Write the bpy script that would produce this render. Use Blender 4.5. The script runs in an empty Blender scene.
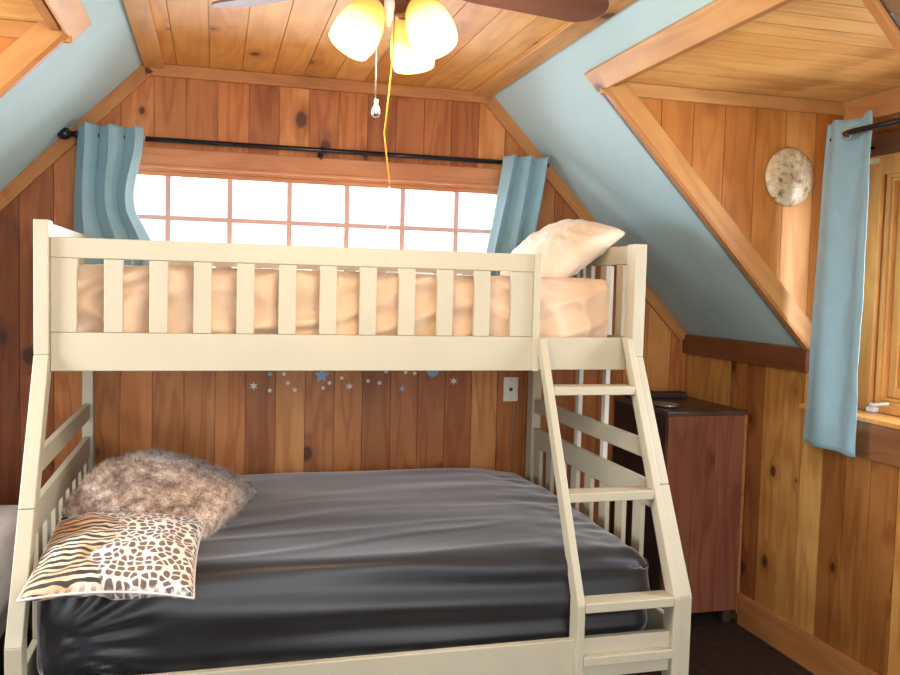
import bpy, bmesh, math, random
from mathutils import Vector, Matrix
random.seed(7)
PI = math.pi
C = bpy.context.scene.collection
scn = bpy.context.scene

# ------------------------------------------------------------------ camera
cam_d = bpy.data.cameras.new('camera')
cam_d.sensor_width = 36.0
cam_d.lens = 864.99 / 900 * 36
cam_d.clip_start = 0.05
cam = bpy.data.objects.new('camera', cam_d); C.objects.link(cam)
Rv = Vector((0.96478281, -0.26178065, 0.02578793)).normalized()
Fv = Vector((0.26288808, 0.962968, -0.05985396)).normalized()
Uv = Rv.cross(Fv).normalized(); Rv = Fv.cross(Uv).normalized()
M = Matrix((Rv, Uv, -Fv)).transposed().to_4x4(); M.translation = Vector((0.52888, -3.94168, 1.50503))
cam.matrix_world = M
scn.camera = cam

# ------------------------------------------------------------------ world, lights, exposure
scn.view_settings.view_transform = 'Standard'
scn.view_settings.look = 'None'
scn.view_settings.gamma = 1.0
scn.view_settings.use_curve_mapping = False
scn.view_settings.exposure = 0.0
w = bpy.data.worlds.new('daylight'); scn.world = w; w.use_nodes = True
bg = w.node_tree.nodes['Background']
bg.inputs[0].default_value = (0.90, 0.94, 1.0, 1); bg.inputs[1].default_value = 1.9

def area(name, loc, target, sx, sy, power, col):
    d = bpy.data.lights.new(name, 'AREA'); d.shape = 'RECTANGLE'; d.size = sx; d.size_y = sy
    d.energy = power; d.color = col
    o = bpy.data.objects.new(name, d); C.objects.link(o); o.location = loc
    o.rotation_euler = (Vector(target) - Vector(loc)).to_track_quat('-Z', 'Y').to_euler()
    return o
# daylight entering through the windows, plus an added frontal fill lamp behind the camera
area('daylight_back_window', (0.98, 0.30, 1.80), (0.98, -1.2, 1.2), 1.8, 0.5, 45, (0.88, 0.94, 1.0))
area('daylight_right_dormer', (3.30, -1.75, 1.62), (1.8, -1.6, 1.2), 0.8, 0.9, 50, (0.92, 0.96, 1.0))
area('daylight_left_dormer', (-1.35, -1.60, 1.65), (0.6, -1.5, 1.2), 0.8, 0.9, 75, (0.92, 0.96, 1.0))
area('front_fill', (1.2, -5.2, 1.75), (1.0, 0.0, 1.2), 2.2, 1.5, 58, (0.96, 0.98, 1.0))

# ------------------------------------------------------------------ helpers
def s2l(c):
    out = []
    for v in c:
        v /= 255.0
        out.append(v / 12.92 if v <= 0.04045 else ((v + 0.055) / 1.055) ** 2.4)
    return tuple(out) + (1.0,)

class MB:
    def __init__(self): self.v = []; self.f = []; self.sm = []
    def add(self, vs, fs, smooth=False):
        n = len(self.v); self.v += [tuple(p) for p in vs]
        self.f += [tuple(i + n for i in f) for f in fs]; self.sm += [smooth] * len(fs)
        return self
    def box(self, a, b):
        x0, y0, z0 = a; x1, y1, z1 = b
        x0, x1 = min(x0, x1), max(x0, x1); y0, y1 = min(y0, y1), max(y0, y1); z0, z1 = min(z0, z1), max(z0, z1)
        return self.add([(x0,y0,z0),(x1,y0,z0),(x1,y1,z0),(x0,y1,z0),(x0,y0,z1),(x1,y0,z1),(x1,y1,z1),(x0,y1,z1)],
                 [(3,2,1,0),(4,5,6,7),(0,1,5,4),(1,2,6,5),(2,3,7,6),(3,0,4,7)])
    def prism(self, poly, mp, d0, d1):
        """poly in 2D, mp(a,b,d)->3D"""
        n = len(poly)
        vs = [mp(a, b, d0) for a, b in poly] + [mp(a, b, d1) for a, b in poly]
        fs = [tuple(range(n)), tuple(range(2*n-1, n-1, -1))]
        for i in range(n):
            j = (i + 1) % n; fs.append((i, i + n, j + n, j))
        return self.add(vs, fs)
    def tube(self, pts, r, seg=10, cap=True):
        pts = [Vector(p) for p in pts]; rr = r if isinstance(r, (list, tuple)) else [r] * len(pts)
        rings = []; prev = None
        for i, p in enumerate(pts):
            t = (pts[min(i+1, len(pts)-1)] - pts[max(i-1, 0)]).normalized()
            if prev is None:
                up = Vector((0,0,1)) if abs(t.z) < .9 else Vector((1,0,0))
                a = t.cross(up).normalized()
            else: a = (prev - t * prev.dot(t)).normalized()
            b = t.cross(a); prev = a
            rings.append([p + (a*math.cos(2*PI*k/seg) + b*math.sin(2*PI*k/seg)) * rr[i] for k in range(seg)])
        vs = [q for ring in rings for q in ring]; fs = []
        for i in range(len(rings)-1):
            for k in range(seg):
                k2 = (k+1) % seg
                fs.append((i*seg+k, i*seg+k2, (i+1)*seg+k2, (i+1)*seg+k))
        if cap: fs += [tuple(range(seg-1, -1, -1)), tuple(range((len(rings)-1)*seg, len(rings)*seg))]
        return self.add(vs, fs, True)
    def lathe(self, prof, mat=None, seg=32):
        """prof: list of (r,z) ; mat places it"""
        mat = mat or Matrix.Identity(4); vs = []; fs = []
        for r, z in prof:
            for k in range(seg):
                vs.append(mat @ Vector((r*math.cos(2*PI*k/seg), r*math.sin(2*PI*k/seg), z)))
        for i in range(len(prof)-1):
            for k in range(seg):
                k2 = (k+1) % seg
                fs.append((i*seg+k, i*seg+k2, (i+1)*seg+k2, (i+1)*seg+k))
        return self.add(vs, fs, True)
    def build(self, name, m, parent=None, org=None, bevel=0, fix=True):
        o0 = Vector(org) if org is not None else (Vector(parent['_o']) if parent is not None and '_o' in parent else Vector((0,0,0)))
        me = bpy.data.meshes.new(name)
        me.from_pydata([tuple(Vector(p) - o0) for p in self.v], [], self.f)
        me.polygons.foreach_set('use_smooth', self.sm)
        if fix:
            bm = bmesh.new(); bm.from_mesh(me); bmesh.ops.recalc_face_normals(bm, faces=bm.faces); bm.to_mesh(me); bm.free()
        me.materials.append(m)
        o = bpy.data.objects.new(name, me); C.objects.link(o)
        if parent is not None:
            o.parent = parent
            if '_o' in parent: pass
        if org is not None and parent is None: o.location = org
        if bevel:
            b = o.modifiers.new('bevel', 'BEVEL'); b.width = bevel; b.segments = 2; b.limit_method = 'ANGLE'
            b.harden_normals = False
        return o

def root(name, loc, label, cat, group=None):
    o = bpy.data.objects.new(name, None); C.objects.link(o); o.location = loc; o.empty_display_size = .1
    o['_o'] = tuple(loc)
    o['label'] = label; o['category'] = cat
    if group: o['group'] = group
    return o
def tag(o, label, cat, group=None):
    o['label'] = label; o['category'] = cat
    if group: o['group'] = group
    return o
def sub(mb, name, m, parent, rt, bevel=0, **k):     # a sub-part: child of a part that sits at its root's origin
    o = mb.build(name, m, None, None, bevel, **k)
    me = o.data
    me.transform(Matrix.Translation(-Vector(rt['_o'])))
    o.parent = parent
    return o
def struct(o): o['kind'] = 'structure'; return o

def clip(poly, axis, val, keep_gt):
    out = []
    for i in range(len(poly)):
        p, q = poly[i], poly[(i+1) % len(poly)]
        pin = (p[axis] >= val) if keep_gt else (p[axis] <= val)
        qin = (q[axis] >= val) if keep_gt else (q[axis] <= val)
        if pin: out.append(p)
        if pin != qin:
            t = (val - p[axis]) / (q[axis] - p[axis])
            out.append((p[0] + t*(q[0]-p[0]), p[1] + t*(q[1]-p[1])))
    return out
def clipbox(poly, a0, a1, b0, b1):
    for ax, v, g in ((0, a0, True), (0, a1, False), (1, b0, True), (1, b1, False)):
        if len(poly) < 3: return []
        poly = clip(poly, ax, v, g)
    return poly
def area2(p): return abs(sum(p[i][0]*p[(i+1)%len(p)][1]-p[(i+1)%len(p)][0]*p[i][1] for i in range(len(p))))/2
def planks(polys, mp, width, off, gap=.003, thick=.008, back=.03):
    """boards run along the second axis, side by side along the first; d=0 is the visible face"""
    mb = MB()
    for poly in polys:
        if len(poly) < 3: continue
        mb.prism(poly, mp, thick, thick + back)
        a0 = min(p[0] for p in poly); a1 = max(p[0] for p in poly)
        k = math.floor((a0 - off) / width)
        while off + k*width < a1:
            c = clipbox(poly, off + k*width + gap/2, off + (k+1)*width - gap/2, -99, 99)
            if len(c) >= 3 and area2(c) > 1e-5: mb.prism(c, mp, 0, thick + .001)
            k += 1
    return mb

# ------------------------------------------------------------------ materials
class NT:
    def __init__(self, name):
        self.m = bpy.data.materials.new(name); self.m.use_nodes = True
        self.t = self.m.node_tree; self.b = self.t.nodes['Principled BSDF']
    def n(self, typ, **kw):
        nd = self.t.nodes.new(typ)
        for k, v in kw.items(): setattr(nd, k, v)
        return nd
    def l(self, a, b): self.t.links.new(a, b)
    def math(self, op, a, b=None, c=None):
        nd = self.n('ShaderNodeMath', operation=op)
        for i, v in enumerate((a, b, c)):
            if v is None: continue
            if isinstance(v, (int, float)): nd.inputs[i].default_value = v
            else: self.l(v, nd.inputs[i])
        return nd.outputs[0]
    def comb(self, x, y, z):
        nd = self.n('ShaderNodeCombineXYZ')
        for i, v in enumerate((x, y, z)):
            if isinstance(v, (int, float)): nd.inputs[i].default_value = v
            else: self.l(v, nd.inputs[i])
        return nd.outputs[0]
    def noise(self, vec, scale=1, detail=3, rough=.5, dist=0):
        nd = self.n('ShaderNodeTexNoise'); self.l(vec, nd.inputs['Vector'])
        nd.inputs['Scale'].default_value = scale; nd.inputs['Detail'].default_value = detail
        nd.inputs['Roughness'].default_value = rough; nd.inputs['Distortion'].default_value = dist
        return nd.outputs['Fac']
    def ramp(self, fac, stops, interp='LINEAR'):
        nd = self.n('ShaderNodeValToRGB'); cr = nd.color_ramp; cr.interpolation = interp
        while len(cr.elements) < len(stops): cr.elements.new(.5)
        for e, (p, c) in zip(cr.elements, stops): e.position = p; e.color = c
        self.l(fac, nd.inputs[0]); return nd.outputs[0]
    def maprange(self, v, a, b, c=0, d=1):
        nd = self.n('ShaderNodeMapRange'); self.l(v, nd.inputs[0])
        for i, x in enumerate((a, b, c, d)): nd.inputs[i+1].default_value = x
        return nd.outputs[0]
    def mix(self, fac, a, b, mode='MIX'):
        nd = self.n('ShaderNodeMix', data_type='RGBA', blend_type=mode)
        if isinstance(fac, (int, float)): nd.inputs[0].default_value = fac
        else: self.l(fac, nd.inputs[0])
        for i, v in ((6, a), (7, b)):
            if isinstance(v, tuple): nd.inputs[i].default_value = v
            else: self.l(v, nd.inputs[i])
        return nd.outputs[2]
    def bump(self, h, strength=.3, dist=.002):
        nd = self.n('ShaderNodeBump'); nd.inputs['Strength'].default_value = strength; nd.inputs['Distance'].default_value = dist
        self.l(h, nd.inputs['Height']); self.l(nd.outputs[0], self.b.inputs['Normal'])
    def obj(self):
        tc = self.n('ShaderNodeTexCoord'); sp = self.n('ShaderNodeSeparateXYZ'); self.l(tc.outputs['Object'], sp.inputs[0])
        return tc.outputs['Object'], sp.outputs[0], sp.outputs[1], sp.outputs[2]

def wood(name, across, along, third, width, off, cols, knot=.55, rough=.45, grain=.5, spec=.35, kcol=(70,35,18), single=False):
    n = NT(name); vec, X, Y, Z = n.obj(); ax = {'X': X, 'Y': Y, 'Z': Z}
    a, l, t = ax[across], ax[along], ax[third]
    if single:
        oi = n.n('ShaderNodeObjectInfo'); idx = n.math('MULTIPLY', oi.outputs['Random'], 97.0)
    else:
        idx = n.math('FLOOR', n.math('DIVIDE', n.math('SUBTRACT', a, off), width))
    wn = n.n('ShaderNodeTexWhiteNoise', noise_dimensions='1D'); n.l(n.math('ADD', idx, .37), wn.inputs['W'])
    r = wn.outputs['Value']
    k = [s2l(c) for c in cols]
    base = n.ramp(r, [(i/(len(k)-1), c) for i, c in enumerate(k)])
    seed = n.math('MULTIPLY', idx, 7.31)
    # knots
    vo = n.n('ShaderNodeTexVoronoi', feature='F1'); vo.voronoi_dimensions = '3D'
    n.l(n.comb(n.math('MULTIPLY', a, 6.0), n.math('ADD', n.math('MULTIPLY', l, 4.2), seed), n.math('MULTIPLY', idx, 1.0)), vo.inputs['Vector'])
    vo.inputs['Scale'].default_value = 1.0
    sp = n.n('ShaderNodeSeparateColor'); n.l(vo.outputs['Color'], sp.inputs[0])
    has = n.math('LESS_THAN', sp.outputs[0], knot)
    rad = n.maprange(n.math('POWER', sp.outputs[1], 1.4), 0, 1, .05, .18)
    kd = n.math('DIVIDE', vo.outputs['Distance'], rad)
    kn = n.math('MULTIPLY', n.maprange(kd, .75, 1.15, 1, 0), has)
    halo = n.math('MULTIPLY', n.maprange(kd, 1.0, 3.0, 1, 0), has)
    # cathedral grain, bending round the knots
    low = n.noise(n.comb(n.math('MULTIPLY', a, 9.0), n.math('ADD', n.math('MULTIPLY', l, 1.0), seed), n.math('MULTIPLY', t, 9.0)), 1, 2, .5, .3)
    ringv = n.math('ADD', n.math('MULTIPLY', low, 34.0), n.math('MULTIPLY', halo, 3.0))
    ring = n.math('ADD', n.math('MULTIPLY', n.math('SINE', ringv), .5), .5)
    fine = n.noise(n.comb(n.math('MULTIPLY', a, 150.0), n.math('ADD', n.math('MULTIPLY', l, 5.0), seed), n.math('MULTIPLY', t, 150.0)), 1, 3, .6)
    blot = n.noise(n.comb(n.math('MULTIPLY', a, 5.0), n.math('ADD', n.math('MULTIPLY', l, 2.3), seed), n.math('MULTIPLY', t, 5.0)), 1, 3, .6)
    g = n.math('ADD', n.math('MULTIPLY', n.math('POWER', ring, 2.0), .55), n.math('MULTIPLY', fine, .6))
    hue = n.mix(n.math('MULTIPLY', g, grain), base, n.mix(1.0, base, s2l((196,156,122)), 'MULTIPLY'))
    hue = n.mix(n.maprange(blot, .35, .75, 0, .45), hue, n.mix(1.0, hue, s2l((184,144,114)), 'MULTIPLY'))
    hue = n.mix(n.math('MULTIPLY', halo, .45), hue, n.mix(1.0, hue, s2l((172,122,86)), 'MULTIPLY'))
    hue = n.mix(n.math('MULTIPLY', kn, .9), hue, s2l(kcol))
    n.l(hue, n.b.inputs['Base Color'])
    n.b.inputs['Roughness'].default_value = rough; n.b.inputs['Specular IOR Level'].default_value = spec
    n.bump(n.math('ADD', fine, n.math('MULTIPLY', kn, -.6)), .15, .0015)
    return n.m

def plain(name, col, rough=.5, metal=0, spec=.4, var=.12, scale=8, bump=0, bscale=200, col2=None, sheen=0):
    n = NT(name); vec, X, Y, Z = n.obj()
    f = n.noise(vec, scale, 4, .55)
    c = s2l(col); c2 = s2l(col2) if col2 else tuple(x*(1-var*2) for x in c[:3]) + (1,)
    n.l(n.mix(n.maprange(f, .35, .7, 0, 1), c, c2), n.b.inputs['Base Color'])
    n.b.inputs['Roughness'].default_value = rough; n.b.inputs['Metallic'].default_value = metal
    n.b.inputs['Specular IOR Level'].default_value = spec
    if sheen:
        n.b.inputs['Sheen Weight'].default_value = sheen; n.b.inputs['Sheen Roughness'].default_value = .4
    if bump: n.bump(n.noise(vec, bscale, 3, .6), bump, .001)
    return n.m

PIN = [(214,142,76), (176,108,56), (230,168,98), (196,126,66), (146,88,46), (222,152,84)]
m_back = wood('pine_boards_gable', 'X', 'Z', 'Y', .1315, .14, PIN, knot=.75, grain=.75)
m_knee = wood('pine_boards_knee_wall', 'Y', 'Z', 'X', .131, -.144, [(220,170,96),(180,126,66),(234,190,114),(198,146,78),(156,102,54),(226,176,98)], knot=.8, grain=.7)
m_cheek = wood('pine_boards_dormer_side', 'X', 'Z', 'Y', .137, 2.157, [(220,156,82),(200,132,64),(230,172,98),(208,142,72)], knot=.35)
m_ceil = wood('pine_boards_ceiling', 'X', 'Y', 'Z', .1335, .5, [(234,182,104),(216,156,80),(242,196,120),(226,170,92)], knot=.45, grain=.4)
m_dceil = wood('pine_boards_dormer_ceiling', 'Y', 'X', 'Z', .10, -.94, [(240,190,112),(228,174,98),(246,202,126)], knot=.35, grain=.45)
m_trim = wood('pine_trim', 'Y', 'X', 'Z', 1, 0, [(204,150,90),(190,132,76),(212,158,98)], knot=.25, single=True, grain=.45)
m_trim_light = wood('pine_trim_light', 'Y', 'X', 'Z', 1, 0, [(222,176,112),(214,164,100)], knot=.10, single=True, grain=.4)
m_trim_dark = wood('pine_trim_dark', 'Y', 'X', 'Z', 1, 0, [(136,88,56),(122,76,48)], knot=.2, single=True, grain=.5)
m_winwood = wood('window_wood', 'X', 'Z', 'Y', 3, 0, [(228,162,88),(230,166,92)], knot=0, single=True, grain=.35, rough=.35)
m_blue = plain('blue_paint', (176,206,212), .75, var=.03, scale=3, bump=.12, bscale=60)
m_floor = plain('dark_floor', (62,44,38), .8, var=.25, scale=30, bump=.4, bscale=120)
m_cream = plain('cream_painted_wood', (192,184,160), .42, var=.03, scale=6, bump=.05, bscale=60)
m_cream_metal = plain('pale_painted_upright', (218,212,200), .4, var=.02)
m_curt = plain('blue_curtain_fabric', (142,178,192), .8, var=.04, scale=14, bump=.15, bscale=500, sheen=.2)
m_rod = plain('black_rod_metal', (52,52,58), .18, metal=.7, var=.1)
m_steel = plain('steel', (190,188,182), .3, metal=.9, var=.05)
m_white = plain('white_plastic', (235,234,226), .4, var=.02)
m_bronze = plain('fan_bronze', (112,78,56), .4, metal=.35, var=.1)
m_dark = plain('dark_slot', (30,26,24), .6)

def glass_mat():
    n = NT('window_glass'); t = n.t
    tr = n.n('ShaderNodeBsdfTransparent'); gl = n.n('ShaderNodeBsdfGlossy'); gl.inputs['Roughness'].default_value = .02
    tr.inputs[0].default_value = (.97, .98, 1, 1)
    lw = n.n('ShaderNodeLayerWeight'); lw.inputs[0].default_value = .12
    mx = n.n('ShaderNodeMixShader'); n.l(lw.outputs['Fresnel'], mx.inputs[0]); n.l(tr.outputs[0], mx.inputs[1]); n.l(gl.outputs[0], mx.inputs[2])
    n.l(mx.outputs[0], t.nodes['Material Output'].inputs[0]); return n.m
m_glass = glass_mat()

# ------------------------------------------------------------------ room dimensions
XL, XR, ZC, XK, ZK = .234, 1.767, 2.413, 2.857, 1.289
XKL = XL - (XK - XR)
SL = (ZC - ZK) / (XK - XR)
YN = -4.7                      # the room runs on behind the camera
YD0, YD1, ZD = -.94, -2.246, 2.278
XW = 2.995; XWL = XL - (XW - XR); ZLEDGE = 1.045
ZDL = 2.272; YD0L = -1.0
XD = XR + (ZC - ZD) / SL; XDL = XL - (ZC - ZDL) / SL
RIGHT = (YD0, ZD); LEFT = (YD0L, ZDL)

struct(MB().box((XKL-.1, YN, -.05), (XK+.1, .08, 0)).build('floor', m_floor))

# back wall
WX0, WX1, WZ0, WZ1 = .035, 1.92, 1.50, 1.985
gable = [(XKL, 0), (XK, 0), (XK, ZK), (XR, ZC), (XL, ZC), (XKL, ZK)]
bp = [clipbox(gable, -9, WX0, -9, 9), clipbox(gable, WX1, 9, -9, 9), clipbox(gable, WX0, WX1, -9, WZ0), clipbox(gable, WX0, WX1, WZ1, 9)]
struct(planks(bp, lambda a, b, d: (a, d, b), .1315, .14, back=.08).box((XL-.02, .010, ZC-.01), (XR+.02, .088, ZC+.06)).build('wall_back', m_back))

# main ceiling
struct(planks([[(XL, YN), (XR, YN), (XR, 0), (XL, 0)]], lambda a, b, d: (a, b, ZC + d), .1335, .5).build('ceiling', m_ceil))

# painted slopes with the dormer openings
def slope(side, name):
    x0, z0, x1, z1 = (XR, ZC, XK, ZK) if side > 0 else (XL, ZC, XKL, ZK)
    YD0, ZD = RIGHT if side > 0 else LEFT
    xd = XD if side > 0 else XDL
    nx, nz = (SL, 1) if side > 0 else (-SL, 1)
    ln = math.hypot(nx, nz); nx, nz = nx/ln*.06, nz/ln*.06
    mb = MB()
    def strip(ya, yb, xa, za, xb, zb):
        vs = [(xa,ya,za),(xb,ya,zb),(xb,yb,zb),(xa,yb,za)]
        vs += [(x+nx, y, z+nz) for x, y, z in vs]
        mb.add(vs, [(0,1,2,3),(7,6,5,4),(0,4,5,1),(1,5,6,2),(2,6,7,3),(3,7,4,0)])
    strip(0, YD0, x0, z0, x1, z1)
    strip(YD0, YD1, x0, z0, xd, ZD)
    strip(YD1, YN, x0, z0, x1, z1)
    return struct(mb.build(name, m_blue))
slope(1, 'wall_right_slope'); slope(-1, 'wall_left_slope')

# knee walls and dormer window walls
WY0, WY1, WINZ0, WINZ1 = -1.165, -2.02, 1.09, 1.975
def knee(side, name):
    YD0, ZD = RIGHT if side > 0 else LEFT
    xk = XK if side > 0 else XKL
    xw = XW if side > 0 else XWL
    mp = lambda a, b, d: (xk + side*d, a, b)
    P = [(YN,0),(0,0),(0,ZK),(YN,ZK)]
    polys = [clipbox(P, YD0, 0, -9, 9), clipbox(P, YN, YD1, -9, 9), clipbox(P, YD1, YD0, -9, ZLEDGE)]
    struct(planks(polys, mp, .131, -.144, back=.08).build(name, m_knee))
    mp2 = lambda a, b, d: (xw + side*d, a, b)
    full = [(YD1,ZLEDGE-.05),(YD0,ZLEDGE-.05),(YD0,ZD),(YD1,ZD)]
    polys = [clipbox(full, WY0, YD0, -9, 9), clipbox(full, YD1, WY1, -9, 9), clipbox(full, WY1, WY0, -9, WINZ0), clipbox(full, WY1, WY0, WINZ1, 9)]
    struct(planks(polys, mp2, .131, -.17, back=.08).build(name + '_dormer', m_knee))
    lo, hi = sorted((xk - side*.03, xw))
    struct(MB().box((lo, YD1, ZLEDGE), (hi, YD0, ZLEDGE+.018)).build('trim_ledge_' + ('right' if side > 0 else 'left'), m_winwood, bevel=.003))
    lo, hi = sorted((xk - side*.022, xk))
    struct(MB().box((lo, YD1, ZLEDGE-.135), (hi, YD0-.04, ZLEDGE-.0005)).build('trim_apron_' + ('right' if side > 0 else 'left'), m_apron, bevel=.004))
m_apron = wood('apron_wood', 'Z', 'Y', 'X', 3, 0, [(150,104,68),(150,104,68)], knot=.2, grain=.5)
knee(1, 'wall_right'); knee(-1, 'wall_left')

# dormer side walls and dormer ceilings
for side in (1, -1):
    YD0, ZD = RIGHT if side > 0 else LEFT
    xd, xk, xw = (XD, XK, XW) if side > 0 else (XDL, XKL, XWL)
    tri = [(xd, ZD), (xw, ZD), (xw, ZK - (SL*0)), (xk, ZK)]
    sx = 1 if side > 0 else -1
    xk2 = xk + sx*.010
    low = [(xk2, ZK), (xw, ZK), (xw, ZLEDGE), (xk2, ZLEDGE)]
    word = 'right' if side > 0 else 'left'
    struct(planks([tri, low], lambda a, b, d: (a, YD0 + d, b), .137, 2.157, back=.05).build('wall_%s_dormer_far_side' % word, m_cheek))
    struct(planks([tri, low], lambda a, b, d: (a, YD1 - d, b), .137, 2.157, back=.05).build('wall_%s_dormer_near_side' % word, m_cheek))
    rect = [(YD1, min(xd,xw)), (YD0, min(xd,xw)), (YD0, max(xd,xw)), (YD1, max(xd,xw))]
    struct(planks([rect], lambda a, b, d: (b, a, ZD + d), .10, -.94, gap=.004).build('ceiling_%s_dormer' % word, m_dceil))

# ---- trim boards: local X along the board, Y across its width, Z its thickness
tn = [0]
def board(p0, p1, width_dir, width, thick, m, bevel=.003, name=None, struct_=True):
    p0, p1 = Vector(p0), Vector(p1); L = (p1-p0).length; x = (p1-p0).normalized()
    y = Vector(width_dir); y = (y - x*y.dot(x)).normalized(); z = x.cross(y)
    mb = MB().box((0, 0, -thick/2), (L, width, thick/2))
    tn[0] += 1
    o = mb.build(name or 'trim_%d' % tn[0], m, bevel=bevel)
    mt = Matrix((x, y, z)).transposed().to_4x4(); mt.translation = p0; o.matrix_world = mt
    return struct(o) if struct_ else o
# gable: trim under the ceiling, and down both rakes
board((XL, -.011, ZC-.001), (XR, -.011, ZC-.001), (0,0,-1), .052, .022, m_trim)
rk = .055
board((XR, -.011, ZC), (XK, -.011, ZK), (-1,0,-1), rk, .022, m_trim)
board((XL, -.011, ZC), (XKL, -.011, ZK), (1,0,-1), rk, .022, m_trim)
# ceiling edge boards
board((XR, -.02, ZC-.012), (XR, YN, ZC-.012), (-1,0,0), .095, .022, m_trim_light)
board((XL, -.02, ZC-.012), (XL, YN, ZC-.012), (1,0,0), .08, .022, m_trim_light)
# knee wall cap
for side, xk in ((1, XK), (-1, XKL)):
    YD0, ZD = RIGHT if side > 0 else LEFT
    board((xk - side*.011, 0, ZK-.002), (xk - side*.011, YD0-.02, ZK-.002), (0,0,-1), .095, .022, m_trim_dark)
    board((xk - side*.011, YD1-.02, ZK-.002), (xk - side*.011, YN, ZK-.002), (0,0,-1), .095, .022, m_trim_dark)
# baseboards
board((XK-.009, -.57, .001), (XK-.009, YN, .001), (0,0,1), .143, .018, m_trim, name='baseboard_right')
board((XKL+.009, -.0, .001), (XKL+.009, YN, .001), (0,0,1), .143, .018, m_trim, name='baseboard_left')
board((XKL, -.009, .001), (XK, -.009, .001), (0,0,1), .12, .018, m_trim_dark, name='baseboard_back')
# dormer openings
for side in (1, -1):
    YD0, ZD = RIGHT if side > 0 else LEFT
    xd, xk = (XD, XK) if side > 0 else (XDL, XKL)
    s = side; up = Vector((-s*1, 0, SL)).normalized(); nrm = Vector((-s*SL, 0, -1)).normalized()
    low = -up
    A = Vector((xd, 0, ZD))
    # header face board on the slope, and its underside lining
    off = nrm * .011
    a = A + off + low*.032
    board((a.x, YD0+.03, a.z), (a.x, YD1-.03, a.z), up, .085, .022, m_trim_light)
    board((xd+s*.03, YD0, ZD-.012), (xd+s*.03, YD1, ZD-.012), (s,0,0), .03, .02, m_trim)
    # rake: edge strip on the slope plus wide board lying on the side wall
    for yy, sg in ((YD0, -1), (YD1, 1)):
        p0 = Vector((xd, yy + sg*.013, ZD)) + off*.6; p1 = Vector((xk, yy + sg*.013, ZK)) + off*.6
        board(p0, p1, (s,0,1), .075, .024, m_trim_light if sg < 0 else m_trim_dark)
        p0 = Vector((xd, yy + sg*-.002, ZD)) + off; p1 = Vector((xk, yy + sg*-.002, ZK)) + off
        q0 = p0.copy(); board(q0, p1, (0,sg,0), .030, .014, m_trim)
        # trim under the dormer ceiling on the side wall
        xw = XW if side > 0 else XWL
        board((xd, yy + sg*.011, ZD-.001), (xw, yy + sg*.011, ZD-.001), (0,0,-1), .05, .022, m_trim_light)
    # crown on the window wall: sloping face
    mb = MB(); pr = [(0, 0), (.05, 0), (.018, -.085), (0, -.085)]
    mb.prism(pr, lambda a, b, d: (d, a, b), 0, abs(YD1-YD0))
    tn[0] += 1
    o = mb.build('trim_%d' % tn[0], m_trim, bevel=.003)
    if side > 0: mt = Matrix(((0,-1,0,XW),(-1,0,0,YD0),(0,0,1,ZD-.001),(0,0,0,1)))
    else: mt = Matrix(((0,1,0,XWL),(-1,0,0,YD0),(0,0,1,ZD-.001),(0,0,0,1)))
    o.matrix_world = mt; struct(o)

YD0, ZD = RIGHT
# ------------------------------------------------------------------ windows
def back_window():
    r = MB()
    x0, x1, z0, z1 = WX0, WX1, WZ0, WZ1
    # jamb lining + sash frame + sill
    for a, b in (((x0,.0,z0),(x0+.02,.10,z1)), ((x1-.02,.0,z0),(x1,.10,z1)), ((x0,.0,z1-.02),(x1,.10,z1)), ((x0,.0,z0),(x1,.10,z0+.02))):
        r.box(a, b)
    for a, b in (((x0+.02,.02,z0+.02),(x0+.05,.055,z1-.02)), ((x1-.045,.02,z0+.02),(x1-.02,.055,z1-.02)),
                 ((x0+.05,.02,z1-.04),(x1-.045,.055,z1-.02)), ((x0+.05,.02,z0+.02),(x1-.045,.055,z0+.04))):
        r.box(a, b)
    w = struct(r.build('window_1', m_trim_x, bevel=.002))
    m = MB()
    for k in range(7):
        xx = .33 + .2593*k
        if xx < x1-.05: m.box((xx-.011, .026, z0+.04), (xx+.011, .05, z1-.04))
    m.box((x0+.05, .027, 1.757), (x1-.045, .049, 1.777))
    mm = m.build('muntins', m_munt); mm.parent = w
    g = MB().box((x0+.045, .036, z0+.035), (x1-.04, .040, z1-.035)).build('pane', m_glass); g.parent = w
    c = MB()
    c.box((x0-.06, -.02, z1-.005), (x1+.06, .0, z1+.075))
    c.box((x0-.06, -.02, z0-.06), (x0+.005, .0, z1-.005)); c.box((x1-.005, -.02, z0-.06), (x1+.06, .0, z1-.005))
    c.box((x0-.08, -.028, z0-.02), (x1+.08, .0, z0+.004)); c.box((x0-.06, -.02, z0-.08), (x1+.06, .0, z0-.02))
    c.box((x0-.06, -.030, z1-.012), (x1+.06, -.015, z1+.002))
    cc = c.build('window_casing', m_trim_x, bevel=.003); cc.parent = w
m_trim_x = wood('window_casing_wood', 'Z', 'X', 'Y', 3, 0, [(206,144,96),(206,144,96)], knot=.2, grain=.4)
m_munt = plain('muntin_wood_bloomed', (206,168,158), .5, var=.05)  # window bloom put into the colour: paler and pinker than the casing wood
back_window()

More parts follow.
